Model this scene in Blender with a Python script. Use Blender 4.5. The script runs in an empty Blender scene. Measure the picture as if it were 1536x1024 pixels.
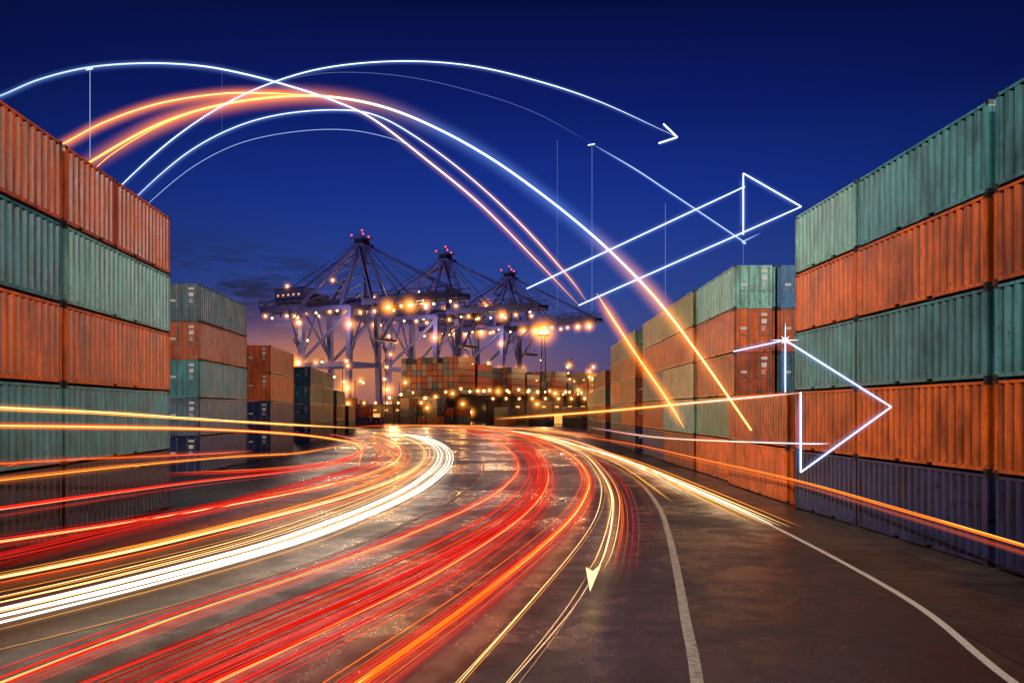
import bpy, math, random
from mathutils import Vector, Matrix
random.seed(7)
scene = bpy.context.scene
H = 4.35      # eye height above the yard
F = 1280.0    # focal length in photo pixels
HZ = 615.0

# ---------------------------------------------------------------- helpers
class Buf:
    def __init__(s):
        s.v=[]; s.f=[]; s.m=[]; s.c=[]; s.uv=[]
    def add(s, vs, fs, m=0, cols=None, uvs=None):
        o=len(s.v); s.v+= [tuple(p) for p in vs]
        for f in fs:
            s.f.append(tuple(i+o for i in f)); s.m.append(m)
        s.c += cols if cols else [(1,1,1,1)]*len(vs)
        s.uv += uvs if uvs else [(0,0)]*len(vs)
    def box(s, lo, hi, m=0):
        x0,y0,z0=lo; x1,y1,z1=hi
        s.add([(x0,y0,z0),(x1,y0,z0),(x1,y1,z0),(x0,y1,z0),(x0,y0,z1),(x1,y0,z1),(x1,y1,z1),(x0,y1,z1)],
              [(0,3,2,1),(4,5,6,7),(0,1,5,4),(1,2,6,5),(2,3,7,6),(3,0,4,7)], m)
    def beam(s, p, q, w, h=None, m=0):
        h = w if h is None else h
        p=Vector(p); q=Vector(q); d=(q-p).normalized()
        up=Vector((0,0,1)) if abs(d.z)<0.95 else Vector((0,1,0))
        a=d.cross(up).normalized(); b=a.cross(d).normalized()
        vs=[]
        for c in (p,q):
            for i,j in ((-1,-1),(1,-1),(1,1),(-1,1)):
                vs.append(c+a*(i*w/2)+b*(j*h/2))
        s.add(vs,[(0,3,2,1),(4,5,6,7),(0,1,5,4),(1,2,6,5),(2,3,7,6),(3,0,4,7)],m)
    def ball(s, c, r, m=0, n=8):
        vs=[]; fs=[]
        rings=5
        for i in range(1,rings):
            th=math.pi*i/rings
            for k in range(n):
                ph=2*math.pi*k/n
                vs.append((c[0]+r*math.sin(th)*math.cos(ph), c[1]+r*math.sin(th)*math.sin(ph), c[2]+r*math.cos(th)))
        top=len(vs); vs.append((c[0],c[1],c[2]+r)); bot=len(vs); vs.append((c[0],c[1],c[2]-r))
        for i in range(rings-2):
            for k in range(n):
                a=i*n+k; b=i*n+(k+1)%n
                fs.append((a,a+n,b+n,b))
        for k in range(n):
            fs.append((top,k,(k+1)%n)); fs.append((bot,(rings-2)*n+(k+1)%n,(rings-2)*n+k))
        s.add(vs,fs,m)
    def mesh(s, name, mats, smooth=False, attr=False):
        me=bpy.data.meshes.new(name)
        me.from_pydata(s.v,[],s.f)
        for m in mats: me.materials.append(m)
        me.polygons.foreach_set('material_index', s.m)
        if attr:
            ca=me.color_attributes.new('col','FLOAT_COLOR','POINT')
            flat=[x for c in s.c for x in c]
            ca.data.foreach_set('color', flat)
            ul=me.uv_layers.new(name='UVMap')
            for l in me.loops: ul.data[l.index].uv = s.uv[l.vertex_index]
        if smooth:
            me.polygons.foreach_set('use_smooth',[True]*len(me.polygons))
        me.update()
        return me

def link(name, data, loc=(0,0,0), rotz=0.0, parent=None):
    o=bpy.data.objects.new(name,data); o.location=loc; o.rotation_euler=(0,0,rotz)
    scene.collection.objects.link(o)
    if parent: o.parent=parent
    return o

def nodemat(name):
    m=bpy.data.materials.new(name); m.use_nodes=True
    nt=m.node_tree; nt.nodes.clear()
    out=nt.nodes.new('ShaderNodeOutputMaterial')
    return m,nt,out
def N(nt,t,**k):
    n=nt.nodes.new(t)
    for a,b in k.items(): setattr(n,a,b)
    return n
def math_(nt,op,a,b=None,c=None,clamp=False):
    n=nt.nodes.new('ShaderNodeMath'); n.operation=op; n.use_clamp=clamp
    for i,x in enumerate((a,b,c)):
        if x is None: continue
        if isinstance(x,(int,float)): n.inputs[i].default_value=x
        else: nt.links.new(x,n.inputs[i])
    return n.outputs[0]
def mixc(nt,f,a,b,mode='MIX'):
    n=nt.nodes.new('ShaderNodeMix'); n.data_type='RGBA'; n.blend_type=mode
    for i,x in ((0,f),(6,a),(7,b)):
        if isinstance(x,(int,float)): n.inputs[i].default_value=x
        elif isinstance(x,tuple): n.inputs[i].default_value=(x+(1,))[:4]
        else: nt.links.new(x,n.inputs[i])
    return n.outputs[2]
def noise(nt,vec,scale,detail=4,rough=.5):
    n=nt.nodes.new('ShaderNodeTexNoise'); n.inputs['Scale'].default_value=scale
    n.inputs['Detail'].default_value=detail; n.inputs['Roughness'].default_value=rough
    if vec is not None: nt.links.new(vec,n.inputs['Vector'])
    return n.outputs['Fac']
def mapping(nt,vec,scale=(1,1,1),rot=(0,0,0)):
    n=nt.nodes.new('ShaderNodeMapping'); n.inputs['Scale'].default_value=scale; n.inputs['Rotation'].default_value=rot
    nt.links.new(vec,n.inputs['Vector']); return n.outputs[0]
def ramp(nt,fac,stops):
    n=nt.nodes.new('ShaderNodeValToRGB'); cr=n.color_ramp
    while len(cr.elements)<len(stops): cr.elements.new(0.5)
    for e,(p,c) in zip(cr.elements,stops):
        e.position=p; e.color=(c,c,c,1) if isinstance(c,(int,float)) else tuple(c)+(1,)
    nt.links.new(fac,n.inputs[0]); return n.outputs[0]
def principled(nt,out,base,rough=.5,metal=0,bump=None,bs=.2,bd=.02,spec=.5):
    b=nt.nodes.new('ShaderNodeBsdfPrincipled')
    for k,x in (('Base Color',base),('Roughness',rough),('Metallic',metal)):
        if isinstance(x,(int,float)): b.inputs[k].default_value=x
        elif isinstance(x,tuple): b.inputs[k].default_value=(x+(1,))[:4]
        else: nt.links.new(x,b.inputs[k])
    b.inputs['Specular IOR Level'].default_value=spec
    if bump is not None:
        bn=nt.nodes.new('ShaderNodeBump'); bn.inputs['Strength'].default_value=bs; bn.inputs['Distance'].default_value=bd
        nt.links.new(bump,bn.inputs['Height']); nt.links.new(bn.outputs[0],b.inputs['Normal'])
    nt.links.new(b.outputs[0],out.inputs['Surface'])
    return b

# ---------------------------------------------------------------- materials
def mat_container():
    m,nt,out=nodemat('painted_corrugated_steel')
    oi=N(nt,'ShaderNodeObjectInfo'); tc=N(nt,'ShaderNodeTexCoord')
    va=N(nt,'ShaderNodeVectorMath',operation='ADD'); nt.links.new(tc.outputs['Object'],va.inputs[0])
    sc=N(nt,'ShaderNodeVectorMath',operation='SCALE'); 
    cmb=N(nt,'ShaderNodeCombineXYZ')
    for i in range(3): nt.links.new(oi.outputs['Random'],cmb.inputs[i])
    nt.links.new(cmb.outputs[0],sc.inputs[0]); sc.inputs['Scale'].default_value=37.0
    nt.links.new(sc.outputs[0],va.inputs[1]); V=va.outputs[0]
    streak=noise(nt,mapping(nt,V,(2.5,2.5,.35)),1.6,5,.6)
    patch=noise(nt,V,.7,4,.55)
    fine=noise(nt,V,9,5,.7)
    f1=ramp(nt,streak,[(.32,.38),(.6,1.0)])
    col=mixc(nt,1.0,oi.outputs['Color'],f1,'MULTIPLY')
    f2=ramp(nt,patch,[(.35,.65),(.6,1.08)])
    col=mixc(nt,1.0,col,f2,'MULTIPLY')
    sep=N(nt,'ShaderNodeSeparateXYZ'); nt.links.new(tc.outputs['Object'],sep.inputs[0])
    # shade painted into the recessed flutes to deepen rib contrast
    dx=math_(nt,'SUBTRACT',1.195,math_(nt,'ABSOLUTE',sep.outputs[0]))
    flute_shade=ramp(nt,math_(nt,'MULTIPLY',dx,10,clamp=True),[(.0,1.0),(.85,.30)])
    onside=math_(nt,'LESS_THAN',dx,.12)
    col=mixc(nt,onside,col,mixc(nt,1.0,col,flute_shade,'MULTIPLY'))
    low=math_(nt,'MULTIPLY',math_(nt,'SUBTRACT',.8,sep.outputs[2],clamp=True),.10)
    r=math_(nt,'ADD',math_(nt,'MULTIPLY',fine,math_(nt,'ADD',streak,.35)),low)
    rm=ramp(nt,r,[(.53,0.0),(.63,.8)])
    col=mixc(nt,rm,col,(.05,.02,.010))
    rough=math_(nt,'MULTIPLY_ADD',patch,.35,.24)
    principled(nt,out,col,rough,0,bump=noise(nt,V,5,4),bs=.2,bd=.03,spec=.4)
    return m
M_cont=mat_container()

def simple(name,base,rough=.5,metal=0,var=.35,scale=2.0,spec=.5):
    m,nt,out=nodemat(name); tc=N(nt,'ShaderNodeTexCoord')
    n=noise(nt,tc.outputs['Object'],scale,5,.6)
    c=mixc(nt,1.0,base,ramp(nt,n,[(.3,1-var),(.7,1.0+var*.3)]),'MULTIPLY')
    principled(nt,out,c,rough,metal,bump=n,bs=.1,spec=spec)
    return m
M_casting=simple('dark_steel_frame',(.015,.014,.016),.6,.3)
M_bar=simple('galvanised_bar',(.16,.16,.17),.45,.6)
M_label=simple('label_white',(.5,.5,.5),.5)
M_crane=simple('crane_blue_paint',(.055,.075,.38),.45,spec=.3)
M_crane2=simple('crane_dark_paint',(.03,.03,.10),.5,spec=.3)
M_hull=simple('hull_dark_paint',(.06,.045,.045),.5,scale=.1)
M_ship_o=simple('deck_container_rust',(.22,.045,.02),.5)
M_ship_b=simple('deck_container_grey_blue',(.05,.075,.14),.5)
M_ship_w=simple('deck_container_cream',(.2,.17,.15),.5)
M_house=simple('deckhouse_grey',(.2,.16,.12),.5)
M_wall=simple('warehouse_cladding',(.06,.05,.055),.6)

def emis(name,col,st,nosample=False):
    m,nt,out=nodemat(name)
    e=N(nt,'ShaderNodeEmission'); e.inputs[0].default_value=tuple(col)+(1,); e.inputs[1].default_value=st
    nt.links.new(e.outputs[0],out.inputs['Surface'])
    if nosample: m.cycles.emission_sampling='NONE'
    return m
M_lamp=emis('sodium_lamp',(1,.50,.13),20,True)
M_red=emis('red_beacon',(1,.04,.02),6,True)
M_window=emis('lit_window',(1,.42,.1),1.3,True)
M_added_flood=emis('added_floodlight_lens',(1,.85,.62),20,True)

def mat_trail(name,sample=True):
    m,nt,out=nodemat(name)
    a=N(nt,'ShaderNodeAttribute',attribute_name='col')
    e=N(nt,'ShaderNodeEmission'); e.inputs[1].default_value=1
    nt.links.new(a.outputs['Color'],e.inputs[0]); nt.links.new(e.outputs[0],out.inputs['Surface'])
    if not sample: m.cycles.emission_sampling='NONE'
    return m
M_trail=mat_trail('light_streak'); M_trail2=mat_trail('light_streak_thin',False)
def mat_halo(name,streak=False,power=2.6):
    m,nt,out=nodemat(name)
    a=N(nt,'ShaderNodeAttribute',attribute_name='col')
    uv=N(nt,'ShaderNodeUVMap'); sep=N(nt,'ShaderNodeSeparateXYZ'); nt.links.new(uv.outputs[0],sep.inputs[0])
    d=math_(nt,'ABSOLUTE',math_(nt,'MULTIPLY_ADD',sep.outputs[1],2,-1))
    p=math_(nt,'POWER',math_(nt,'SUBTRACT',1,d,clamp=True),power)
    if streak:
        cm=N(nt,'ShaderNodeCombineXYZ'); nt.links.new(math_(nt,'MULTIPLY',sep.outputs[0],.03),cm.inputs[0]); nt.links.new(math_(nt,'MULTIPLY',sep.outputs[1],22),cm.inputs[1])
        s=noise(nt,cm.outputs[0],1.0,6,.75)
        p=math_(nt,'MULTIPLY',p,ramp(nt,s,[(.45,0.0),(.68,1.0)]))
    e=N(nt,'ShaderNodeEmission'); nt.links.new(a.outputs['Color'],e.inputs[0]); nt.links.new(p,e.inputs[1])
    t=N(nt,'ShaderNodeBsdfTransparent'); ad=N(nt,'ShaderNodeAddShader')
    nt.links.new(e.outputs[0],ad.inputs[0]); nt.links.new(t.outputs[0],ad.inputs[1]); nt.links.new(ad.outputs[0],out.inputs['Surface'])
    m.cycles.emission_sampling='NONE'
    return m
M_halo=mat_halo('light_glow'); M_streak_glow=mat_halo('streaked_light_glow',True,1.3)  # glow ribbons: bloom imitated by an emission gradient across the width

def mat_lamp_glow(name,col,st):
    m,nt,out=nodemat(name); tc=N(nt,'ShaderNodeTexCoord')
    ln=N(nt,'ShaderNodeVectorMath',operation='LENGTH'); nt.links.new(tc.outputs['Object'],ln.inputs[0])
    f=math_(nt,'POWER',math_(nt,'SUBTRACT',1,ln.outputs['Value'],clamp=True),4.8)
    e=N(nt,'ShaderNodeEmission'); e.inputs[0].default_value=tuple(col)+(1,)
    nt.links.new(math_(nt,'MULTIPLY',f,st),e.inputs[1]); nt.links.new(e.outputs[0],out.inputs['Volume']); 
    m.cycles.volume_step_rate=1.5
    return m
M_lamp_glow=mat_lamp_glow('lamp_glow_volume',(1,.30,.03),1.6)  # self-glowing volume imitating lamp bloom

# ---------------------------------------------------------------- container mesh
_cache={}
def container_mesh(L):
    key=round(L,2)
    if key in _cache: return _cache[key]
    b=Buf(); W=2.44; Hh=2.582; hx=W/2
    for sx in (-1,1):
        n=max(4,int(round((L-.3)/.42))); pitch=(L-.3)/n
        ys=[]; xs=[]
        y=.15
        for i in range(n):
            for fr,dx in ((0,0),(.40,0),(.54,-.095),(.86,-.095)):
                ys.append(y+fr*pitch); xs.append(hx-.02+dx)
            y+=pitch
        ys.append(L-.15); xs.append(hx-.02)
        vs=[]; 
        for yy,xx in zip(ys,xs): vs+= [(sx*xx,yy,.17),(sx*xx,yy,Hh-.11)]
        fs=[]
        for i in range(len(ys)-1):
            q=(2*i,2*i+2,2*i+3,2*i+1)
            fs.append(q if sx>0 else q[::-1])
        b.add(vs,fs,0)
        x0,x1=(hx-.13,hx-.002) if sx>0 else (-hx+.002,-hx+.13)
        b.box((x0,.16,Hh-.11),(x1,L-.16,Hh-.03),0)
        mid=L/2; g=min(1.03,L*.2)
        cuts=[.16,mid-g-.2,mid-g+.2,mid+g-.2,mid+g+.2,L-.16]
        for k in (0,2,4): b.box((x0,cuts[k],.06),(x1,cuts[k+1],.17),0)
        for k in (1,3):
            b.box((x0,cuts[k],.14),(x1,cuts[k+1],.17),0)
            xi0,xi1=(hx-.14,hx-.132) if sx>0 else (-hx+.132,-hx+.14)
            b.box((xi0,cuts[k],.03),(xi1,cuts[k+1],.139),1)
        for yy in (0,L-.16):
            px0,px1=(hx-.16,hx-.004) if sx>0 else (-hx+.004,-hx+.16)
            b.box((px0,yy+.004,.13),(px1,yy+.156,Hh-.13),0)
            b.box((px0-.004,yy,0),(px1+.004,yy+.16,.128),1)
            b.box((px0-.004,yy,Hh-.128),(px1+.004,yy+.16,Hh),1)
    b.box((-hx+.14,.1,Hh-.07),(hx-.14,L-.1,Hh-.04),0)   # roof
    b.box((-hx+.15,.1,.05),(hx-.15,L-.1,.12),1)         # floor
    b.box((-hx+.16,.03,.16),(-.01,.07,Hh-.12),0); b.box((.01,.03,.16),(hx-.16,.07,Hh-.12),0)
    b.box((-hx+.16,.01,Hh-.12),(hx-.16,.10,Hh-.01),0); b.box((-hx+.16,.01,.02),(hx-.16,.10,.158),0)
    for x in (-.86,-.34,.34,.86):
        b.beam((x,.008,.1),(x,.008,Hh-.06),.035,.035,2)
        for z in (.35,1.1,1.9,2.35): b.box((x-.07,-.01,z),(x+.07,.028,z+.05),2)
        b.box((x-.02,-.025,1.05),(x+.28,-.012,1.09),2)
    for z in (.6,1.0,1.6,2.1): b.box((-hx+.17,.02,z),(-.03,.029,z+.04),0); b.box((.03,.02,z),(hx-.17,.029,z+.04),0)
    b.box((.42,.022,2.17),(.80,.028,2.33),3); b.box((.45,.022,1.72),(.76,.028,1.98),3); b.box((-.78,.022,1.35),(-.42,.028,1.5),3)
    for k in range(5): b.box((.45,.022,1.3+.06*k),(.45+random.uniform(.15,.32),.028,1.325+.06*k),3)
    n=9; vs=[]; xs=[]
    for i in range(n):
        for fr,dy in ((0,0),(.27,0),(.5,-.045),(.77,-.045)):
            xs.append((-hx+.16+(i+fr)*(W-.32)/n, L-.03+dy))
    xs.append((hx-.16,L-.03))
    for x,y in xs: vs+=[(x,y,.13),(x,y,Hh-.1)]
    b.add(vs,[(2*i+1,2*i+3,2*i+2,2*i) for i in range(len(xs)-1)],0)
    b.box((-hx+.16,L-.10,Hh-.1),(hx-.16,L-.01,Hh-.01),0); b.box((-hx+.16,L-.10,.02),(hx-.16,L-.01,.128),0)
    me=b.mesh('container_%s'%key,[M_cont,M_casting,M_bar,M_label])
    _cache[key]=me
    return me

ORG=(.68,.115,.008); ORD=(.40,.07,.012); TEAL=(.055,.25,.29); TEALL=(.17,.42,.38); TEALD=(.025,.10,.15); NAVY=(.014,.022,.10)
CREAM=(.5,.4,.22); BLUE=(.015,.17,.40); DARK=(.022,.022,.045); GREY=(.08,.13,.19); OLIVE=(.24,.24,.08); GREEN=(.14,.26,.17)
def put(x,y,z,L,c,rot):
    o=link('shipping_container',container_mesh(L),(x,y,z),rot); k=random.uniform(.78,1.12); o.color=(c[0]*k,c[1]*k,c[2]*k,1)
def stack(x, y, L, colours, rot=0.0):
    n=len(colours)
    for i,c in enumerate(colours):
        put(x+random.uniform(-.025,.025),y+random.uniform(-.03,.03),.01+(n-1-i)*2.59,L,c,rot)
hw=1.22
def xr(y): return 13.17-.04*(y-23.7)
rr=math.atan(.04)
R5=[TEAL,ORG,TEAL,ORG,NAVY]
stack(xr(12)+hw,11.2,12.1,R5,rr)
stack(xr(23.7)+hw,23.7,8.12,R5,rr)
stack(xr(31.95)+hw,31.95,6.06,[TEALL,ORG,TEAL,ORG,NAVY],rr)
stack(xr(11.2)+hw,1.0,10.0,R5,rr)
stack(12.75+hw,39.6,10.6,[ORD,ORG],0)
stack(13.15+hw,50.6,10.4,[TEALL,ORG,ORD,GREEN,ORG],0)
stack(15.75+hw,50.6,10.4,[BLUE,ORD,TEALD,NAVY,NAVY],0)
stack(18.35+hw,50.6,10.4,[TEAL,BLUE,TEALD,NAVY,NAVY],0)
stack(13.0+hw,61.2,12.1,[OLIVE,ORG,CREAM,TEALL,ORD],0)
stack(13.1+hw,73.5,12.1,[CREAM,ORG,GREY,ORD,NAVY],0)
stack(13.2+hw,91.5,12.1,[GREEN,ORG,ORD,ORG,NAVY],0)
stack(13.4+hw,104,12.1,[GREY,ORD,ORG,TEAL,NAVY],0)
stack(14.0+hw,128,12.1,[ORD,GREEN,ORG,NAVY],0)
stack(14.5+hw,141,12.1,[ORG,TEAL,ORD,NAVY],0)
stack(15.2+hw,160,12.1,[ORD,TEAL,NAVY],0)
def xl(y): return -14.46-.075*(y-27.5)
rl=math.atan(.075)
L5=[ORG,TEAL,ORG,TEAL,DARK]
stack(xl(15.2)-hw,15.2,12.15,L5,rl)
stack(xl(5)-hw,4.8,10.2,L5,rl)
for (y,L,j,c) in ((27.55,10.45,3,TEALL),(27.55,10.45,2,ORG),(27.55,10.45,1,TEAL),(27.55,10.45,0,DARK),(27.55,4.1,4,ORG),(31.75,6.2,4,ORG)):
    put(xl(y)-hw,y,.01+2.59*j,L,c,rl)
stack(-21.2-hw,58,12.19,[TEALD,ORD,TEAL,GREY,NAVY],math.atan(.05))
stack(-22.35-hw,79,12.19,[ORG,ORG,NAVY,NAVY],math.atan(.08))
stack(-27.9-hw,118,12.19,[TEALD,TEAL,GREY,NAVY],math.atan(.08))
stack(-29.0-hw,131,12.19,[TEAL,GREY,TEALD,NAVY],math.atan(.08))
stack(-30.0-hw,146,12.19,[TEAL,ORD,NAVY],math.atan(.08))
stack(-31-hw,162,12.19,[ORD,NAVY],math.atan(.08))
for x,y,c in ((-36,214,[ORD,NAVY]),(-33.4,214,[NAVY]),(-44,236,[ORD,DARK,NAVY]),(-41.4,236,[GREY,NAVY]),(-29,250,[ORD,GREY,NAVY]),(-26.4,250,[DARK,ORD]),(-21,252,[GREY,DARK,ORD]),(-18.4,252,[ORD,NAVY]),(-13,246,[ORD,TEALD]),(18,205,[ORD,NAVY]),(22,214,[TEALD,NAVY]),(10,228,[NAVY]),(0,240,[TEALD,ORD])):
    stack(x,y,12.1,c,.35)

# ---------------------------------------------------------------- ground
def mat_asphalt(name,base,joints=False,wet=0.0):
    m,nt,out=nodemat(name); tc=N(nt,'ShaderNodeTexCoord'); V=tc.outputs['Object']
    big=noise(nt,V,.13,4,.55); mid=noise(nt,V,1.1,5,.6); fine=noise(nt,V,30,3,.85); med=noise(nt,V,9,4,.7)
    c=mixc(nt,1.0,base,ramp(nt,mid,[(.3,.5),(.7,1.35)]),'MULTIPLY')
    c=mixc(nt,1.0,c,ramp(nt,big,[(.35,.6),(.65,1.3)]),'MULTIPLY')
    c=mixc(nt,1.0,c,ramp(nt,fine,[(.42,.15),(.66,3.0)]),'MULTIPLY')
    vo=N(nt,'ShaderNodeTexVoronoi',feature='DISTANCE_TO_EDGE'); vo.inputs['Scale'].default_value=.22
    wv=N(nt,'ShaderNodeVectorMath',operation='ADD'); nt.links.new(V,wv.inputs[0])
    nn=N(nt,'ShaderNodeTexNoise'); nn.inputs['Scale'].default_value=.8; nn.inputs['Detail'].default_value=5; nt.links.new(V,nn.inputs['Vector']); nt.links.new(nn.outputs['Color'],wv.inputs[1])
    nt.links.new(wv.outputs[0],vo.inputs['Vector'])
    crack=ramp(nt,vo.outputs['Distance'],[(.0,.2),(.008,1.0)])
    c=mixc(nt,.85,c,crack,'MULTIPLY')
    hgt=math_(nt,'ADD',math_(nt,'MULTIPLY',fine,.6),math_(nt,'MULTIPLY',med,.5))
    if joints:
        br=N(nt,'ShaderNodeTexBrick'); br.offset=.5
        br.inputs['Scale'].default_value=1; br.inputs['Mortar Size'].default_value=.03; br.inputs['Brick Width'].default_value=5.2; br.inputs['Row Height'].default_value=3.4
        br.inputs['Color1'].default_value=(1,1,1,1); br.inputs['Color2'].default_value=(.6,.6,.6,1); br.inputs['Mortar'].default_value=(.05,.05,.05,1)
        nt.links.new(mapping(nt,V,(1,1,1),(0,0,.06)),br.inputs['Vector'])
        c=mixc(nt,1.0,c,br.outputs['Color'],'MULTIPLY')
    rough=ramp(nt,math_(nt,'ADD',math_(nt,'MULTIPLY',big,.6),math_(nt,'MULTIPLY',mid,.4)),[(.42,.19+wet),(.58,.48+wet)])
    principled(nt,out,c,rough,0,bump=hgt,bs=.9,bd=.012)
    return m
M_ground=mat_asphalt('yard_concrete',(.028,.024,.023)); M_road=mat_asphalt('road_asphalt',(.026,.022,.021)); M_apron=mat_asphalt('apron_slabs',(.055,.042,.033),True,.10)

def sheet(name,poly,z,mat):
    me=bpy.data.meshes.new(name); me.from_pydata([(x,y,z) for x,y in poly],[],[tuple(range(len(poly)))]); me.materials.append(mat)
    return link(name,me)
sheet('ground',[(-4000,-500),(4000,-500),(4000,6000),(-4000,6000)],0,M_ground)

def cr(pts,n=10):
    P=[Vector(p) for p in pts]; P=[P[0]*2-P[1]]+P+[P[-1]*2-P[-2]]
    o=[]
    for i in range(1,len(P)-2):
        for k in range(n):
            t=k/n; a,b,c,d=P[i-1],P[i],P[i+1],P[i+2]
            o.append(.5*((2*b)+(c-a)*t+(2*a-5*b+4*c-d)*t*t+(3*b-a-3*c+d)*t**3))
    o.append(P[-2]); return o

def strip(name,left,right,z,mat):
    vs=[];fs=[]
    for a,b in zip(left,right): vs+=[(a[0],a[1],z),(b[0],b[1],z)]
    for i in range(len(left)-1): fs.append((2*i,2*i+1,2*i+3,2*i+2))
    me=bpy.data.meshes.new(name); me.from_pydata(vs,[],fs); me.materials.append(mat); return link(name,me)
def sides(path,w):
    L=[];R=[]
    for i,p in enumerate(path):
        a=path[max(0,i-1)]; b=path[min(len(path)-1,i+1)]; d=(b-a); d=Vector((d.x,d.y)).normalized(); n=Vector((-d.y,d.x))
        L.append((p.x+n.x*w/2,p.y+n.y*w/2)); R.append((p.x-n.x*w/2,p.y-n.y*w/2))
    return L,R
edge=cr([(5.6,-6),(7.0,6),(8.0,13.6),(9.15,20.2),(9.8,32.7),(9.9,45),(9.7,58),(8.6,85),(5.5,125),(0,180)],10)
lane=cr([(.2,0),(1.6,6.5),(2.95,13.6),(3.6,17.7),(4.4,22.7),(5.5,30),(6.6,38.4),(7.6,50.6),(7.9,65.5),(7.0,85),(4,120)],10)
yel=cr([(-14,9),(-9.3,15.5),(-6.4,22.3),(-4.2,31.8),(-2.3,48.4),(-2.4,70),(-5.5,100),(-10,130)],10)
strip('road',[(-30,p.y) for p in edge],[(p.x,p.y) for p in edge],.004,M_road)
strip('pavement',[(p.x,p.y) for p in edge],[(30,p.y) for p in edge],.004,M_apron)
def mat_line(name,c,a=.36,b_=.46):
    m,nt,out=nodemat(name); tc=N(nt,'ShaderNodeTexCoord')
    n=noise(nt,tc.outputs['Object'],6,6,.75); f=noise(nt,tc.outputs['Object'],40,3,.7)
    w=ramp(nt,math_(nt,'ADD',math_(nt,'MULTIPLY',n,.6),math_(nt,'MULTIPLY',f,.4)),[(a,.25),(b_,1.0)])
    cc=mixc(nt,w,(.06,.05,.045),c); principled(nt,out,cc,.45,0,bump=f,bs=.2,bd=.006); return m
M_white=mat_line('worn_white_paint',(.86,.80,.70),.34,.46); M_white2=mat_line('old_white_paint',(.70,.60,.48),.42,.54); M_yel=mat_line('worn_yellow_paint',(.8,.38,.05))
L_,R_=sides(edge,.17); strip('painted_edge_line',L_,R_,.012,M_white)
L_,R_=sides(lane,.21); strip('painted_lane_line',L_,R_,.012,M_white2)
L_,R_=sides(yel,.10); strip('painted_centre_line',L_,R_,.012,M_yel)

# ---------------------------------------------------------------- light trails
WHITE=(3.0,2.7,2.2); CRM=(2.4,1.45,.55); GOLD=(1.7,.62,.06); ORNG=(1.6,.24,.015); RED=(1.25,.022,.010); DRED=(.5,.008,.005)
def wp(u,v,z=.5):
    k=(H-z)/(v-HZ); return Vector(((u-768)*k,F*k,z))
def tube(b,path,rad,col,n=6,taper=True,m=0):
    vs=[];cs=[];fs=[];mm=len(path)
    for i,p in enumerate(path):
        a=path[max(0,i-1)]; c=path[min(mm-1,i+1)]; d=(c-a).normalized()
        up=Vector((0,0,1)) if abs(d.z)<.95 else Vector((0,1,0))
        s=d.cross(up).normalized(); t=s.cross(d)
        e=min(i,mm-1-i)/max(1,mm*.18); tp=min(1,.08+e) if taper else 1
        r=rad*tp
        cc=col(i/(mm-1)) if callable(col) else col
        for k in range(n):
            an=2*math.pi*k/n
            vs.append(p+s*(r*math.cos(an))+t*(r*math.sin(an))); cs.append(tuple(cc)+(1,))
    for i in range(mm-1):
        for k in range(n):
            fs.append((i*n+k,i*n+(k+1)%n,(i+1)*n+(k+1)%n,(i+1)*n+k))
    b.add(vs,fs,m,cs)
def ribbon(b,path,hwid,col,m=1,side=None):
    vs=[];cs=[];fs=[];uv=[];n=len(path);L=0
    for i,p in enumerate(path):
        a=path[max(0,i-1)]; c=path[min(n-1,i+1)]; d=(c-a).normalized()
        s=d.cross(side if side else Vector((0,0,1))).normalized()
        if i: L+=(p-path[i-1]).length
        e=min(1,min(i,n-1-i)/max(1,n*.15))
        cc=col(i/(n-1)) if callable(col) else col
        for q in (-1,1):
            vs.append(p+s*(hwid*q)); cs.append((cc[0]*e,cc[1]*e,cc[2]*e,1)); uv.append((L,(q+1)/2))
    for i in range(n-1): fs.append((2*i,2*i+1,2*i+3,2*i+2))
    b.add(vs,fs,m,cs,uv)
def offset(path,o,dz=0):
    r=[]
    for i,p in enumerate(path):
        a=path[max(0,i-1)]; c=path[min(len(path)-1,i+1)]; d=(c-a); d.z=0; d.normalize()
        r.append(p+Vector((d.y,-d.x,0))*o+Vector((0,0,dz)))
    return r
R=random.uniform
def bundle(ctrl,strands,glow_strips=None,z=.5,spread=1.0):
    pts=[(c[0],c[1],c[2] if len(c)>2 else z) for c in ctrl]
    path=[wp(p.x,p.y,p.z) for p in cr(pts,12)]
    b=Buf(); n=len(path)
    for s in strands:
        o,r,c=s[:3]; a,e=(s[3],s[4]) if len(s)>4 else (0,1)
        q=offset(path,o*spread,R(-.07,.07))[int(a*n):max(int(a*n)+3,int(e*n))]
        ph=R(0,6); am=R(.02,.09)
        q=[p+Vector((am*math.sin(ph+i*.06),0,0)) for i,p in enumerate(q)]
        tube(b,q,r,c,6 if r>.012 else 4,True,0 if r>.017 else 2)
    if glow_strips:
        for (o,w,c) in glow_strips: ribbon(b,offset(path,o,-.14-R(0,.04)),w,c,1)
    link('light_trail',b.mesh('light_trail',[M_trail,M_streak_glow,M_trail2],True,True))
def multi(n,spread,cols,r0,r1,short=.35):
    out=[]
    for i in range(n):
        a=R(0,short) if random.random()<.6 else 0; e=1-(R(0,short) if random.random()<.25 else 0)
        c=random.choice(cols); k=R(.5,1.15)
        out.append((R(-spread,spread),R(r0,r1)*random.choice((.6,1,1)),tuple(x*k for x in c),a,e))
    return out
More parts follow.
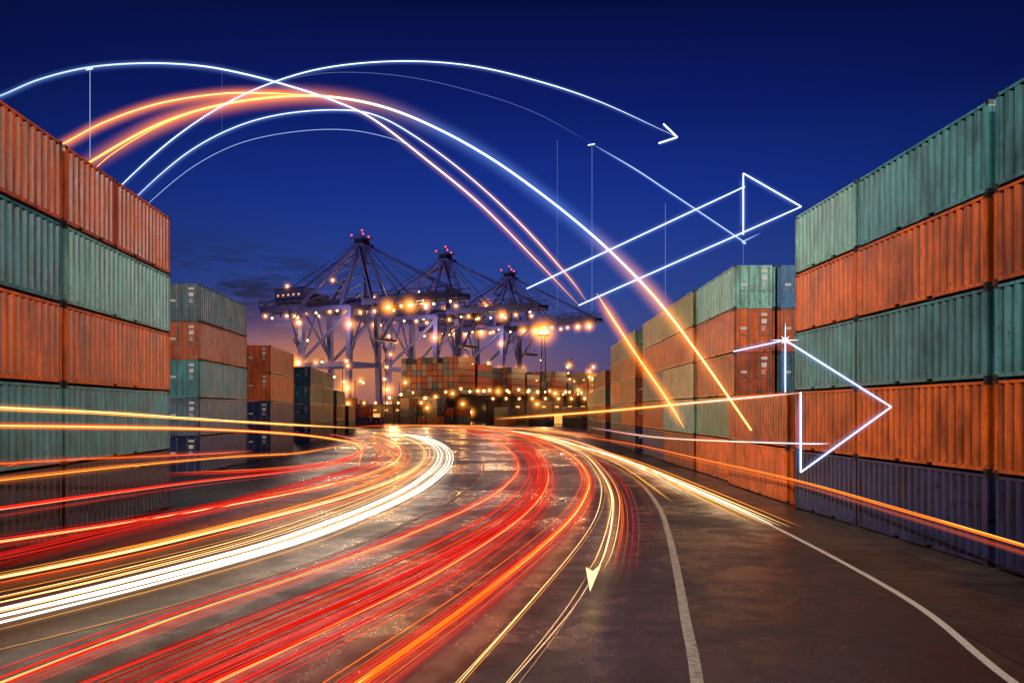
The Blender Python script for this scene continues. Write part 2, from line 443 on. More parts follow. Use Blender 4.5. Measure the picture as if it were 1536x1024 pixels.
# left carriageway
bundle([(575,650),(615,653),(648,664),(662,682),(648,706),(600,738),(520,773),(400,815),(200,868),(0,915),(-200,960)],
       [(-.50,.018,WHITE),(-.38,.034,WHITE),(-.30,.007,CRM),(-.22,.020,WHITE),(-.13,.008,CRM),(-.02,.034,WHITE),(.09,.010,CRM),(.17,.022,WHITE),(.27,.007,CRM),(.36,.010,CRM),(.46,.007,GOLD),(.56,.010,CRM),(-.62,.006,GOLD),(-.45,.007,WHITE),(.68,.005,GOLD)],[(0,1.3,(.8,.55,.3))],spread=1.9)
bundle([(560,648),(600,654),(632,668),(636,690),(600,716),(520,745),(400,778),(200,827),(0,868),(-200,905)],
       [(0,.022,CRM),(.1,.010,CRM),(-.12,.012,ORNG),(.22,.008,GOLD),(-.22,.007,RED),(.36,.006,GOLD),(.05,.006,CRM)],[(0,.7,(.6,.2,.03))],spread=1.8)
bundle([(540,650),(578,658),(600,674),(585,695),(520,718),(400,745,.5),(200,780,.6),(0,810,.9),(-200,840,1.1)],
       [(0,.028,CRM),(.06,.018,ORNG),(-.07,.018,RED),(.15,.012,RED),(-.17,.010,RED),(.3,.008,DRED),(-.3,.006,RED)],[(0,.7,(1.2,.04,.01))],spread=1.4)
bundle([(520,652),(560,662),(575,678),(550,698),(480,718),(350,752),(150,800),(0,835),(-200,875)],
       multi(12,.5,[RED,DRED,RED],.006,.018),[(0,.8,(1.0,.02,.01))])
bundle([(480,648),(530,658),(545,672),(520,690),(450,705,.7),(300,722,1.0),(150,742,1.6),(0,763,1.9),(-200,790,2.2)],
       [(0,.022,(2.2,.8,.4)),(.05,.022,RED),(-.06,.020,RED),(.14,.012,RED),(.22,.007,RED),(-.2,.006,RED)],[(0,.4,(1.4,.03,.01))],spread=1.3)
bundle([(620,640),(590,645),(560,655),(575,672),(600,690,.6),(560,712,.6),(470,730,.6),(380,745,.6)],multi(8,.6,[RED,GOLD,ORNG],.008,.018))
bundle([(560,655),(590,664),(612,680),(600,700),(540,728),(440,760),(250,808),(100,838)],multi(7,.3,[RED,GOLD,ORNG,CRM],.005,.013))
def dpath(pts):   # (u, v, distance)
    return [Vector(((p.x-768)*p.z/F,p.z,H-(p.y-HZ)*p.z/F)) for p in cr(pts,14)]
def dtrail(pts,strs):
    b=Buf(); path=dpath(pts)
    for o,r,c in strs: tube(b,[p+Vector((0,0,o)) for p in path],r,c)
    ribbon(b,path,.16,tuple(x*.3*k for x,k in zip(strs[0][2],(1,.5,.3))),1,side=Vector((0,1,0)))
    link('light_trail',b.mesh('light_trail',[M_trail,M_halo],True,True))
dtrail([(-160,600,17),(0,611,19),(150,618,23),(300,628,30),(430,636,44),(560,643,80)],[(0,.024,(2.6,1.5,.4)),(-.055,.010,GOLD)])
dtrail([(-160,636,17),(0,638,19),(150,640,22),(300,643,28),(430,650,38),(505,659,46),(540,670,48),(538,700,40)],[(0,.022,(2.4,1.1,.2)),(.05,.010,RED),(-.05,.010,ORNG)])
dtrail([(-160,702,16),(0,695,18),(130,688,22),(300,681,28),(380,676,32)],[(0,.012,ORNG)])
dtrail([(-160,740,15),(0,720,17),(200,698,22),(350,685,30),(450,679,38),(530,664,60)],[(0,.014,GOLD),(.045,.006,ORNG)])
dtrail([(250,712,30),(400,705,36),(500,692,44),(548,672,60),(530,655,90)],[(0,.02,RED),(.07,.014,ORNG)])
# centre carriageway
bundle([(640,640),(700,648),(750,664),(776,690),(768,718),(700,762),(500,843),(250,927),(0,1020),(-80,1052)],
       [(0,.026,(2.2,.7,.2)),(.04,.020,RED),(-.04,.020,RED),(-.14,.010,RED),(.2,.007,DRED),(.3,.006,RED)],[(0,.4,(1.3,.03,.01))],spread=1.2)
bundle([(665,640),(730,650),(780,670),(806,700),(795,738),(740,785),(600,855),(400,940),(200,1024),(100,1068)],
       multi(30,.7,[RED,RED,DRED,DRED,(1.6,.16,.02)],.003,.018),[(0,1.0,(1.2,.015,.006))])
bundle([(680,640),(750,652),(800,672),(822,705),(812,745),(760,795),(640,870),(480,950),(290,1040),(200,1085)],
       [(0,.024,(2.0,.45,.12)),(.04,.018,RED),(-.25,.018,RED),(.2,.014,RED)]+multi(18,.6,[RED,DRED,DRED],.003,.013),[(.2,.8,(1.0,.012,.006))])
bundle([(690,640),(770,650),(840,672),(876,702),(878,738),(835,795),(700,905),(525,1030),(450,1085)],
       [(0,.034,(2.8,1.5,.5)),(-.05,.028,ORNG),(.05,.026,ORNG),(.13,.014,RED),(-.14,.018,RED),(.2,.008,RED)]+multi(14,.5,[RED,DRED,ORNG],.003,.010),[(0,.6,(1.6,.05,.01))])
bundle([(700,640),(790,652),(860,674),(893,704),(905,742),(882,800),(800,898),(680,1028),(640,1070)],
       [(0,.009,CRM),(.08,.005,CRM),(-.12,.005,GOLD)])
bundle([(720,642),(800,652),(870,676),(903,708),(919,745),(915,785),(902,830),(889,858)],
       [(0,.022,(2.8,2.0,1.1)),(.11,.012,CRM),(-.09,.012,GOLD),(-.22,.008,CRM)],[(0,.35,(1.2,.4,.08))])
bundle([(889,858),(860,905),(820,958),(760,1030),(720,1075)],[(0,.010,(1.3,.8,.4)),(.05,.004,CRM),(-.09,.005,(.7,.35,.15))])
bundle([(760,646),(840,662),(895,692),(930,732),(939,785),(926,862)],multi(14,.4,[RED,DRED,ORNG],.004,.015))
bundle([(780,646),(850,660),(900,684),(950,724),(968,770),(960,830)],multi(6,.3,[DRED,(.25,.06,.01)],.004,.01))
bundle([(640,638),(720,642),(800,652),(870,670),(940,692),(1000,717),(1090,757),(1160,789)],
       [(0,.036,WHITE),(-.25,.022,CRM),(.25,.018,CRM),(.5,.014,GOLD),(-.55,.018,CRM),(-.8,.012,GOLD),(-1.1,.012,ORNG),(-.1,.014,WHITE,0,.8)],[(0,1.2,(1.0,.5,.15))],z=.22)
bundle([(600,637),(690,640),(770,647),(850,660),(910,682),(960,705),(1030,750)],multi(14,1.2,[CRM,GOLD,ORNG,WHITE,RED],.008,.026),None,z=.3)
bundle([(560,640),(640,637),(720,639),(820,645),(900,655)],multi(12,1.8,[CRM,GOLD,ORNG,RED],.015,.04),None,z=.5)
bundle([(520,641),(600,637),(700,640),(780,652),(830,680)],multi(12,1.8,[RED,ORNG,RED],.012,.03),None,z=.6)
bundle([(650,636),(700,642),(740,662),(756,690)],multi(7,.6,[RED,GOLD,ORNG],.007,.02))
bundle([(660,642),(700,656),(722,684),(718,712)],multi(3,.3,[CRM,GOLD],.006,.010))
bundle([(740,639),(850,651),(950,666),(1050,688),(1200,722),(1350,764),(1536,818),(1680,862)],
       [(0,.026,(2.5,.9,.15)),(.03,.022,ORNG),(-.03,.022,ORNG),(.0,.012,RED)],[(0,.3,(1.6,.2,.02))],z=1.4)
b=Buf(); a=[wp(901,846,.5),wp(885,884,.5),wp(879,850,.5),wp(889,856,.5)]
b.add([p for p in a]+[p-Vector((0,0,.04)) for p in a],[(0,1,2,3),(7,6,5,4),(0,4,5,1),(1,5,6,2),(2,6,7,3),(3,7,4,0)],0,[(2.0,1.3,.6,1)]*8)
link('light_arrow',b.mesh('light_arrow',[M_trail],False,True))

# ---------------------------------------------------------------- suspended light drawing (arcs and arrows)
def sheetpt(u,v,D): return Vector(((u-768)*D/F,D,H+(HZ-v)*D/F))
WB=(1.7,2.0,2.5); DIM=(.16,.22,.5)
Yv=Vector((0,1,0))
def grad(stops):
    def f(t):
        for (a,ca),(b_,cb) in zip(stops,stops[1:]):
            if t<=b_:
                k=(t-a)/(b_-a); return tuple(x+(y-x)*k for x,y in zip(ca,cb))
        return stops[-1][1]
    return f
_arc=[0]
def arc(pts,r,col,glow,gcol,D=40,smooth=True,name='light_arc',taper=True):
    _arc[0]+=1; D=D-.17*(_arc[0]%12)
    P=cr([(p[0],p[1]) for p in pts],12) if smooth else [Vector(p) for p in pts]
    path=[sheetpt(p.x,p.y,D) for p in P]; b=Buf()
    if smooth: tube(b,path,r,col,8,taper)
    else:
        for p,q in zip(path,path[1:]): b.beam(p,q,r*1.8,r*1.8,0)
        b.c=[tuple(col)+(1,)]*len(b.v)
    if glow:
        if smooth: ribbon(b,[p+Yv*.06 for p in path],glow,gcol,1,Yv)
        else:
            for p,q in zip(path,path[1:]):
                seg=[p.lerp(q,k/8)+Yv*.06 for k in range(9)]; ribbon(b,seg,glow,gcol,1,Yv)
    return link(name,b.mesh(name,[M_trail2,M_halo],False,True))
BG=(.08,.16,.42); OG=(1.4,.33,.02); MG=(.35,.16,.12)
OC=(2.7,1.35,.35)
arc([(-120,190),(-60,165),(0,144),(60,119),(135,101),(220,95),(300,99),(370,112),(440,131),(500,151),(560,179),(640,240),(720,306),(800,386),(868,457)],
    .032,grad([(0,(.4,.55,.9)),(.3,(.9,1.2,1.7)),(.5,WB),(.8,(2.6,2.2,1.8)),(1,OC)]),.32,grad([(0,BG),(.55,BG),(.8,MG),(1,OG)]))
arc([(60,290),(135,243),(230,190),(320,160),(420,145),(500,146),(580,162),(660,195),(740,240),(820,297),(890,354),(950,411),(1000,467),(1060,548),(1127,645)],
    .048,grad([(0,(2.6,1.0,.15)),(.3,(3,1.7,.5)),(.42,(3,2.5,1.8)),(.48,WB),(.7,WB),(.82,(2.8,1.9,.9)),(1,OC)]),.75,grad([(0,OG),(.28,OG),(.42,MG),(.5,BG),(.7,BG),(.82,(1.1,.4,.1)),(1,OG)]),taper=False)
arc([(60,236),(100,213),(160,182),(240,155),(330,141),(400,140),(470,143)],.028,grad([(0,(2.3,.9,.15)),(.7,(3,1.7,.5)),(1,OC)]),.5,OG)
arc([(120,275),(170,230),(250,184),(340,155),(420,144),(490,144)],.02,(2.4,1.0,.15),0,OG)
arc([(140,325),(185,275),(260,208),(340,155),(420,120),(500,100),(600,92),(700,98),(800,120),(900,153),(1014,205)],.022,WB,.22,BG)
arc([(160,345),(210,290),(280,230),(350,192),(420,172),(500,165),(560,172),(620,203),(700,262),(780,335),(850,412),(880,452)],.020,grad([(0,(1.1,1.2,1.4)),(.6,WB),(.75,(2.4,1.9,1.5)),(1,OC)]),.24,grad([(0,BG),(.6,BG),(.75,MG),(1,OG)]))
arc([(895,440),(925,487),(960,540),(1000,598),(1027,643)],.038,OC,.5,OG)
arc([(180,350),(225,303),(290,250),(360,215),(440,198),(520,195),(590,209),(640,232)],.012,(.5,.65,1.05),0,BG)
arc([(420,121),(500,109),(600,114),(700,135),(800,168),(888,216)],.009,DIM,0,BG)
arc([(888,216),(950,252),(1000,285),(1060,325),(1115,362),(1115,362),(1140,350)],.017,(.9,1.1,1.6),.14,BG)
for u,v0,v1,c in ((135,103,238,(.5,.65,1.0)),(333,105,200,(.06,.09,.25)),(836,210,465,(.12,.17,.4)),(888,216,466,(.2,.28,.65)),(998,305,462,(.2,.28,.65)),(1115,362,396,DIM)):
    arc([(u,v0),(u,v1)],.009,c,0,BG,smooth=False)
for p in ((135,103),(888,216)): arc([(p[0]-6,p[1]+2),(p[0]+4,p[1])],.02,WB,0,BG,smooth=False)
arc([(995,186),(1016,206),(988,215)],.030,WB,.18,BG,smooth=False,name='light_arrow')
arc([(790,433),(1117,280)],.024,WB,.26,BG,smooth=False,name='light_arrow')
arc([(1115,352),(1115,260),(1202,310),(868,458)],.025,WB,.28,BG,smooth=False,name='light_arrow')
DL=22
arc([(1178,510),(1337,610),(1201,708),(1201,588)],.016,WB,.15,BG,DL,smooth=False,name='light_arrow')
arc([(1178,588),(1178,510),(1100,527)],.012,WB,.14,BG,DL,smooth=False,name='light_arrow')
arc([(745,628),(900,617),(1050,603),(1201,589)],.013,grad([(0,OC),(.5,OC),(1,WB)]),.1,OG,DL,name='light_arrow')
arc([(880,640),(980,655),(1080,661),(1205,665),(1245,665)],.011,grad([(0,ORNG),(.5,CRM),(1,WB)]),.07,BG,DL,name='light_arrow')
b=Buf(); c0=sheetpt(1178,510,21.3)
for an,l in ((0,.36),(90,.44),(45,.14),(135,.14)):
    d=Vector((math.cos(math.radians(an)),0,math.sin(math.radians(an))))
    tube(b,[c0+d*(l*t) for t in (-1,-.6,-.25,0,.25,.6,1)],.009,(2.0,2.4,3.0),6)
b.ball(c0,.07,0)
for i in range(len(b.c)): b.c[i]=(2.0,2.4,3.0,1)
link('light_spark',b.mesh('light_spark',[M_trail2],False,True))

# ---------------------------------------------------------------- emissive balls imitating bloom around lamps
def unit_sphere():
    b=Buf(); b.ball((0,0,0),1,0,16); return b.mesh('glow_ball',[M_lamp_glow])
SPH=unit_sphere()
def halo(parent,p,r):
    o=link('lamp_glow',SPH,p,0,parent); o.scale=(r,r,r)
def point(parent,p,e,col=(1,.42,.11),r=.6,name='lamp_light'):
    l=bpy.data.lights.new(name,'POINT'); l.energy=e; l.color=col; l.shadow_soft_size=r
    return link(name,l,p,0,parent)

# ---------------------------------------------------------------- gantry cranes
def crane(loc,seed):
    rnd=random.Random(seed); b=Buf()
    A=0;B=1;LM=3;RD=4
    for x in (-13,13):
        for s in (-1,1):
            b.beam((x,s*10,3.2),(x,s*8.2,46),2.1,1.9,A)
            b.box((x-1.2,s*10-4.5,1.2),(x+1.2,s*10+4.5,2.4),B)
            for k in (-3.6,-1.2,1.2,3.6): b.box((x-.5,s*10+k-.8,0.02),(x+.5,s*10+k+.8,1.25),B)
        b.beam((x,-9.9,4),(x,9.9,4),1.5,1.6,A)
        b.beam((x,-9.1,23),(x,9.1,23),1.4,1.8,A)
        b.beam((x,-8.2,46),(x,8.2,46),1.6,2.0,A)
        b.beam((x,-9.1,24),(x,0,45.5),.7,.7,A); b.beam((x,9.1,24),(x,0,45.5),.7,.7,A)
    for s in (-1,1):
        b.beam((-13,s*9.1,23),(13,s*9.1,23),1.3,1.8,A)
        b.beam((-13,s*8.3,45.9),(13,s*8.3,45.9),1.3,1.6,A)
        b.beam((-13,s*9,24.5),(13,s*8.3,44.5),1.0,1.0,A)
        b.beam((-24,s*5,46.5),(-13,s*9,26),.8,.8,A)
        b.beam((28,s*4,46.8),(13,s*8.8,30),.7,.7,A)
        b.beam((-13,s*8.3,49),(12,s*2.2,72),1.1,1.1,A)
        b.beam((21,s*5,49.5),(12,s*2.2,72),1.1,1.1,A)
        b.beam((8,s*7.8,47),(12,s*2.2,72),1.4,1.4,A)
        b.beam((-26,s*3.6,51),(11,s*1.8,71.5),.7,.7,A)
        b.beam((-40,s*3.6,50),(11,s*1.6,72.5),.25,.25,B)
        b.beam((13,s*1.8,72),(34,s*3.5,50),.45,.45,A)
        b.beam((13,s*1.6,72.5),(58,s*3.5,50),.42,.42,A)
        b.beam((13,s*1.3,73.5),(46,s*3.5,50),.16,.16,B)
        for k in range(5):
            t0=k/5; t1=(k+1)/5
            p0=Vector((-13,s*8.3,49)).lerp(Vector((12,s*2.2,72)),t0); p1=Vector((8,s*7.8,49)).lerp(Vector((12,s*2.2,72)),t1)
            b.beam(p0,p1,.35,.35,A)
        b.beam((-42,s*3.6,48),(62,s*3.6,48),1.3,2.4,A)
        b.beam((-42,s*4.6,51.4),(62,s*4.6,51.4),.28,.28,B)
        b.beam((-42,s*4.9,49.3),(62,s*4.9,49.3),1.0,.15,B)
        for i,k in enumerate(range(-42,62,4)):
            b.beam((k,s*4.6,49.2),(k,s*4.6,51.4),.16,.16,B)
            b.beam((k,s*4.6,49.2 if i%2 else 51.4),(k+4,s*4.6,51.4 if i%2 else 49.2),.14,.14,B)
        for k in range(-38,62,5): b.beam((k,s*4.4,45.6),(k,s*4.4,47),.4,.5,B)
    for z,w,x in ((57,5.5,0),(64,4,5)):
        b.beam((x,-w,z),(x,w,z),.7,.7,A); b.beam((16,-w+1,z),(16,w-1,z),.5,.5,A)
    for k in range(-42,63,8): b.beam((k,-3.6,48),(k,3.6,48),.8,1.0,A)
    b.box((8.5,-3.4,71.4),(15.5,3.4,72.2),A); b.box((10,-2.4,72.2),(14,2.4,74.3),B); b.box((8.8,-3.2,74.3),(15.2,3.2,74.6),A)
    for s in (-1,1):
        b.beam((8.8,s*3.1,75.6),(15.2,s*3.1,75.6),.12,.12,B)
        for k in (8.9,11,13,15.1): b.beam((k,s*3.1,74.6),(k,s*3.1,75.6),.12,.12,B)
    b.beam((12,0,74.6),(12,0,78),.25,.25,B)
    for p in ((9,-3,75.8),(15,-3,75.8),(12,0,78),(13,3,75.8)): b.ball(p,.36,RD)
    b.box((-33,-4.2,50.6),(-17,4.2,56.2),A); b.box((-33.4,-4.6,56.2),(-16.6,4.6,56.6),B)
    for k in range(5): b.box((-31.5+k*3,-4.26,53.2),(-30.5+k*3,-4.21,54),2)
    b.box((-14,-3,50.6),(-9,3,53.2),B)
    tx=rnd.choice((24,33,28))
    b.box((tx-4,-4.2,45.2),(tx+4,4.2,46.6),B); b.box((tx-6.5,-1.5,42),(tx-3.8,1.5,45.1),A); b.box((tx-6.56,-1.3,42.6),(tx-6.51,1.3,44.3),2)
    for i in (-1,1):
        for j in (-1,1): b.beam((tx+i*1.2,j*3,45.2),(tx+i*1.0,j*2.6,33),.12,.12,B)
    b.box((tx-1.3,-6,32),(tx+1.3,6,33),B)
    for k in range(10):
        z=4+k*4.2; s=1 if k%2 else -1
        b.beam((-15.5,-9-s*1.8,z),(-15.5,-9+s*1.8,z+4.2),.5,.18,B); b.box((-16.1,-9+s*1.8-.5,z+4.1),(-14.6,-9+s*1.8+.5,z+4.25),B)
    lamps=[]
    for k in range(-38,62,6): lamps.append((k+rnd.uniform(-2,2),-5.0,45.2+rnd.uniform(-1.4,.3)))
    for k in range(-30,60,14): lamps.append((k+rnd.uniform(-2,2),5.0,45))
    for x in (-13,13): lamps+=[(x,-10.8,24),(x+rnd.uniform(-1,1),-10,rnd.uniform(34,43)),(x,9.5,25),(x+1,-11.5,rnd.uniform(7,14)),(x+2,-11,rnd.uniform(4,8)),(x-1,-11,rnd.uniform(14,20))]
    lamps+=[(-25,-4.8,57.2),(2,-6.5,57.5),(0,-10.6,24),(6,-10,rnd.uniform(10,18)),(-8,-10.4,rnd.uniform(26,40)),(-6,-10.6,5),(5,9,16),(0,-10,12),(-4,8,9)]
    big=[rnd.random()<.36 for _ in lamps]
    for p,g in zip(lamps,big):
        b.box((p[0]-.35,p[1]-.1,p[2]+.7),(p[0]+.35,p[1]+.5,p[2]+1.0),B)
        b.ball(p,.66 if g else .40,LM)
    o=link('gantry_crane',b.mesh('gantry_crane',[M_crane,M_crane2,M_window,M_lamp,M_red]),loc,-math.radians(30))
    for p,g in zip(lamps,big): 
        if g: halo(o,p,rnd.choice((5,6,7)))
        elif rnd.random()<.6: halo(o,p,3.2)
    point(o,(12,-18,40),15000,(1,.58,.30)); point(o,(-22,-16,38),9000,(1,.58,.30)); point(o,(0,-22,14),36000); point(o,(10,-20,62),5000,(.9,.7,.7))
    return o
crane((-71.9,356,0),1); crane((-40.4,391,0),2); crane((-11.8,443,0),3)

# ---------------------------------------------------------------- container ship
def ship():
    b=Buf(); rnd=random.Random(5)
    secs=[(6,.86,0),(12,.97,0),(30,1,0),(130,1,0),(160,.85,1.2),(178,.45,2.6),(188,.04,4)]
    vs=[];fs=[]
    for y,k,dz in secs:
        for x,z in ((-14*k,0),(-16*k,10+dz),(16*k,10+dz),(14*k,0)): vs.append((x,y+(z*.15 if y>170 else 0),z))
    for i in range(len(secs)-1):
        for j in range(3): a=i*4+j; fs.append((a,a+4,a+5,a+1))
    fs.append((0,1,2,3)); fs.append((24,27,26,25))
    b.add(vs,fs,0)
    # stern mooring deck: openings, fenders and rails
    for k in range(6): b.box((-11+k*4,5.90,6.6),(-8.6+k*4,5.96,8.4),5 if k in (1,4) else 4)
    b.box((-12,5.7,5.9),(12,5.93,6.2),4); b.box((-11,5.7,9.0),(11,5.93,9.3),4)
    for s in (-1,1): b.beam((s*15.8,12,11.2),(s*15.8,130,11.2),.12,.12,0)
    for k in range(12,130,4): b.beam((15.8,k,10),(15.8,k,11.2),.1,.1,0)
    y=14
    for t in [6,5,0,5,4,0,5,4,3]:
        if t:
            b.box((-15,y-.8,10),(15,y-.3,12),0)
            for i in range(11):
                tt=max(1,t+rnd.choice((-1,0,0,0)) if i not in (5,6) else t)
                for j in range(tt):
                    x=-14.5+i*2.63
                    b.box((x,y,10.6+j*2.6),(x+2.40,y+12.1,10.6+j*2.6+2.40),rnd.choice((1,1,1,2,2,2,3)))
        else:
            for xx in range(-15,16,3): b.beam((xx,y+6,10),(xx,y+6,22),.3,.3,0)
            for z in (14,18,22): b.beam((-15,y+6,z),(15,y+6,z),.3,.3,0)
        y+=14.2
    b.box((-12,142,10),(12,152,22),4); b.box((-15,143,22),(15,150,24.5),4); b.box((-3,153,10),(3,158,25),0)
    for f in range(4):
        for k in range(7):
            if rnd.random()<.6: b.box((-10.5+k*3.2,141.94,12+f*2.7),(-9.2+k*3.2,141.99,12.9+f*2.7),5)
        for k in range(3): b.box((12.01,143.5+k*3,12+f*2.7),(12.06,144.7+k*3,12.9+f*2.7),5)
    b.beam((0,146,24.5),(0,146,33),.6,.6,4); b.beam((-3,146,30),(3,146,30),.3,.3,4)
    lamps=[(16,yy+rnd.uniform(-3,3),12.2+rnd.uniform(-.5,1.5)) for yy in range(12,150,6)]+[(xx,5.2,rnd.uniform(9,12)) for xx in (-14,-8,-2,4,9,14)]+[(12.5,142,z) for z in (15,18,22,25)]+[(rnd.uniform(0,14),yy,rnd.uniform(18,28)) for yy in (42,46,85,88,120,125,128,133,138,146,150)]+[(16,yy,rnd.uniform(3,8)) for yy in (20,35,48,62,75,96,110,120,141)]
    for p in lamps: b.ball(p,rnd.uniform(.3,.55),6)
    c=Vector((-71.9,356,0))+Vector((.866,-.5,0))*36
    o=link('container_ship',b.mesh('container_ship',[M_hull,M_ship_o,M_ship_b,M_ship_w,M_house,M_window,M_lamp]),c,-math.radians(30))
    for p in lamps:
        if rnd.random()<.6: halo(o,p,rnd.choice((2.4,3.2,4.6)))
    for p,e in (((26,30,26),10000),((26,85,24),12000),((24,138,24),16000),((-4,-6,22),8000),((0,-2,5),3000)): point(o,p,e,(1,.5,.2))
    return o
ship()
m,nt,out=nodemat('harbour_water'); tc=N(nt,'ShaderNodeTexCoord')
principled(nt,out,(.01,.015,.03),.08,0,bump=noise(nt,tc.outputs['Object'],.8,4),bs=.4,bd=.2); 
rail=Vector((-71.9,356,0)); ex=Vector((.866,-.5,0)); ey=Vector((.5,.866,0))
q=[rail+ex*19.5-ey*60,rail+ex*300-ey*60,rail+ex*300+ey*900,rail+ex*19.5+ey*900]
sheet('water',[(p.x,p.y) for p in q],.02,m)

# ---------------------------------------------------------------- low terminal buildings, lamp masts
def warehouse(x0,y0,w,d,h,rot=0,seed=0):
    rnd=random.Random(seed); b=Buf()
    b.box((0,0,0),(w,d,h),0); b.box((-.6,-.8,h),(w+.6,d+.6,h+.5),1)
    n=int(w/4); lamps=[]
    for i in range(n):
        x=1+i*4
        b.box((x,-.06,.2),(x+2.6,-.01,3.2),1 if rnd.random()<.7 else 2)
        if rnd.random()<.5: b.box((x+.2,-.05,h-1.9),(x+1.4,-.01,h-1.3),2)
        b.beam((x-.7,-.3,0),(x-.7,-.3,h),.25,.25,1)
        p=(x+1.2,-1.2,h+.9); b.ball(p,.26,3); lamps.append(p)
    for k in range(3): xx=rnd.uniform(2,w-4); b.box((xx,3,h+.5),(xx+2.5,6,h+1.8),1)
    o=link('warehouse',b.mesh('warehouse',[M_wall,M_casting,M_window,M_lamp]),(x0,y0,0),rot)
    for p in lamps: halo(o,p,rnd.choice((1.8,2.6)))
    point(o,(w/2,-8,h+1),5000)
warehouse(-8,262,36,14,7.0,0,3); warehouse(-66,300,38,14,6,0,4)

def lattice_mast(x,y,h):
    b=Buf()
    for i in (-1,1):
        for j in (-1,1): b.beam((i*1.3,j*1.3,0),(i*.5,j*.5,h-2),.24,.24,0)
    n=int(h/2.5)
    for k in range(n):
        z0=k*(h-2)/n; z1=(k+1)*(h-2)/n; r0=1.3-.8*k/n; r1=1.3-.8*(k+1)/n
        for i in (-1,1):
            b.beam((i*r0,-r0,z0),(i*r1,r1,z1),.12,.12,0); b.beam((-r0,i*r0,z0),(r1,i*r1,z1),.12,.12,0)
    b.box((-2,-2,h-2.1),(2,2,h-1.8),0)
    for i in range(6):
        a=i*math.pi/3; p=(1.3*math.cos(a),1.3*math.sin(a),h-.8); b.ball(p,.55,1); b.beam((p[0],p[1],h-1.8),p,.1,.1,0)
    o=link('lamp_mast',b.mesh('lamp_mast',[M_casting,M_lamp]),(x,y,0)); halo(o,(0,0,h-.8),9); halo(o,(0,0,h-.8),4.5); point(o,(0,0,h+1),5000,r=1.2)
lattice_mast(11,300,32.5)
def street_lamp(x,y,h):
    b=Buf(); b.beam((0,0,0),(0,0,h),.18,.18,0); b.beam((0,0,h),(1.4,0,h+.3),.12,.12,0); b.box((1.1,-.2,h+.15),(2.0,.2,h+.35),0); b.ball((1.6,0,h+.02),.30,1)
    o=link('street_lamp',b.mesh('street_lamp',[M_casting,M_lamp]),(x,y,0)); halo(o,(1.6,0,h),3); point(o,(1.6,0,h-.4),1800,r=.3)
for x,y,h in ((-41,205,6),(-49,230,9),(-14,215,6),(22,200,8),(-31,235,12),(5,225,6),(23,260,14),(-60,250,14),(-52,262,18),(-40,270,22),(-66,280,20),(-46,250,13),(-24,225,5),(17,240,10),(-18,235,9),(26,290,19)): street_lamp(x,y,h)

# ---------------------------------------------------------------- unseen floodlights added behind the stacks to light walls and road
def added_flood(x,y,h,tx,ty,tz,e,ang,col=(1,.88,.74)):
    b=Buf(); b.beam((0,0,0),(0,0,h-.8),.5,.5,0); b.box((-1.6,-.3,h-.9),(1.6,.3,h-.7),0)
    for k in (-1.2,0,1.2): b.box((k-.45,-.3,h-.65),(k+.45,.3,h-.05),0); b.box((k-.4,.305,h-.6),(k+.4,.34,h-.1),1)
    o=link('added_floodlight_mast',b.mesh('added_floodlight_mast',[M_casting,M_added_flood]),(x,y,0))
    l=bpy.data.lights.new('added_floodlight','SPOT'); l.energy=e; l.color=col; l.spot_size=math.radians(ang); l.spot_blend=1; l.shadow_soft_size=.3
    so=link('added_floodlight',l,(0,0,h+.6),0,o); d=Vector((tx-x,ty-y,tz-h-.6)); so.rotation_euler=d.to_track_quat('-Z','Y').to_euler()
added_flood(38,-14,27,-15,31,10,112000,52)
added_flood(-40,-16,36,13,32,8,155000,60)
added_flood(44,6,27,-21,68,8,85000,48)
added_flood(-48,-4,36,11,62,7,165000,52,(1,.80,.58))

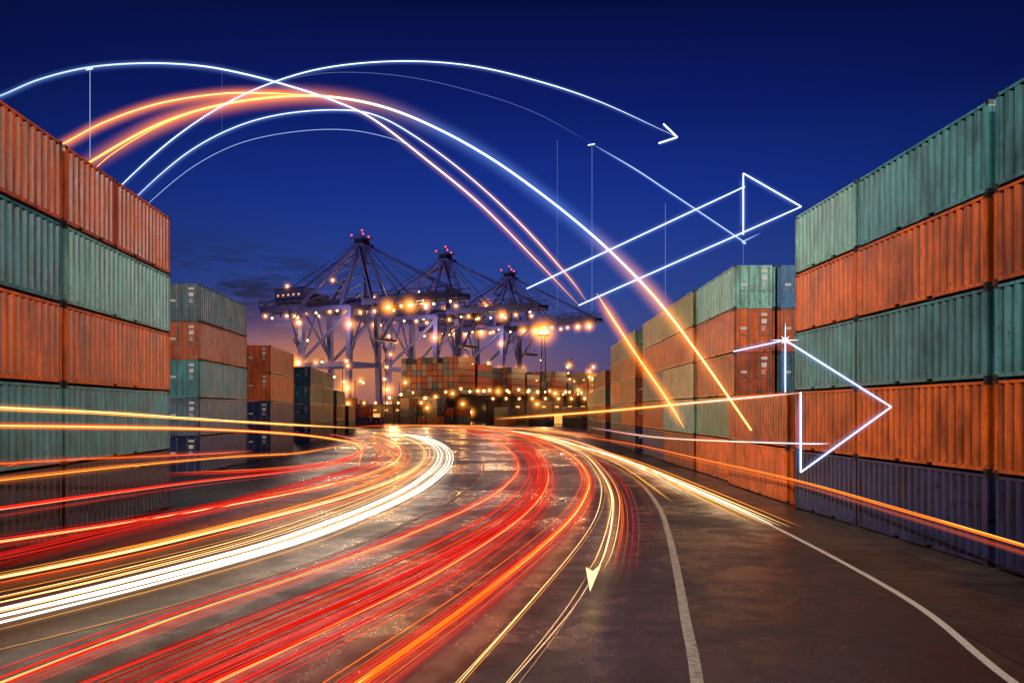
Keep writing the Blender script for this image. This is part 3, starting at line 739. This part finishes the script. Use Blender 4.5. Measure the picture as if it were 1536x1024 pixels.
# ---------------------------------------------------------------- world, sun
w=bpy.data.worlds.new('World'); scene.world=w; w.use_nodes=True; nt=w.node_tree; nt.nodes.clear()
out=N(nt,'ShaderNodeOutputWorld'); bg=N(nt,'ShaderNodeBackground'); tc=N(nt,'ShaderNodeTexCoord')
sep=N(nt,'ShaderNodeSeparateXYZ'); nt.links.new(tc.outputs['Generated'],sep.inputs[0]); X,Y,Z=sep.outputs
zz=math_(nt,'MAXIMUM',Z,0)
base=ramp(nt,zz,[(0,(.12,.07,.12)),(.045,(.080,.066,.18)),(.085,(.045,.064,.23)),(.14,(.022,.056,.28)),(.24,(.007,.030,.26)),(.33,(.003,.011,.14)),(.43,(.0015,.0035,.050)),(1,(.001,.0015,.02))])
ay=math_(nt,'MAXIMUM',Y,.05); az=math_(nt,'DIVIDE',X,ay)
def gauss(v,c,s):
    d=math_(nt,'DIVIDE',math_(nt,'SUBTRACT',v,c),s); return math_(nt,'EXPONENT',math_(nt,'MULTIPLY',math_(nt,'MULTIPLY',d,d),-1))
warm=math_(nt,'MULTIPLY',gauss(az,-.2,.17),gauss(Z,.05,.045))
front=math_(nt,'GREATER_THAN',Y,0.0)
warm=math_(nt,'MULTIPLY',math_(nt,'MULTIPLY',warm,front),.8)
col=mixc(nt,warm,base,(.75,.25,.08))
dim=math_(nt,'MAXIMUM',math_(nt,'SUBTRACT',1.0,math_(nt,'MULTIPLY',math_(nt,'MULTIPLY',X,X),1.9)),.35)
cd=N(nt,'ShaderNodeCombineXYZ'); 
for i in range(3): nt.links.new(dim,cd.inputs[i])
col=mixc(nt,1.0,col,cd.outputs[0],'MULTIPLY')
cn=noise(nt,mapping(nt,tc.outputs['Generated'],(3.2,3.2,17)),3.6,9,.70)
cm=math_(nt,'MULTIPLY',ramp(nt,cn,[(.45,0.0),(.55,.9)]),gauss(Z,.135,.042))
cm=math_(nt,'MULTIPLY',cm,math_(nt,'ADD',.12,gauss(az,-.35,.17)),clamp=True)
cc=mixc(nt,gauss(Z,.03,.05),(.014,.020,.065),(.16,.06,.06))
col=mixc(nt,cm,col,cc)
sky=N(nt,'ShaderNodeTexSky',sky_type='NISHITA'); sky.sun_disc=False; sky.sun_elevation=math.radians(-4); sky.sun_rotation=math.radians(-11)
col=mixc(nt,.02,col,sky.outputs[0],'ADD')
nt.links.new(col,bg.inputs[0]); bg.inputs[1].default_value=1.0; nt.links.new(bg.outputs[0],out.inputs[0])
s=bpy.data.lights.new('sun','SUN'); s.energy=.06; s.color=(1,.75,.55); s.angle=math.radians(10)
so=link('sun',s,(0,0,60)); so.rotation_euler=Vector((.25,-1,-.25)).to_track_quat('-Z','Y').to_euler()

# ---------------------------------------------------------------- camera
cam=bpy.data.cameras.new('camera'); cam.lens=30; cam.sensor_width=36; cam.shift_y=(HZ-512)/1536; cam.clip_end=9000
co=link('camera',cam,(0,0,H)); co.rotation_euler=(math.radians(90),0,0); scene.camera=co
scene.view_settings.view_transform='Standard'; scene.view_settings.look='None'; scene.view_settings.exposure=0
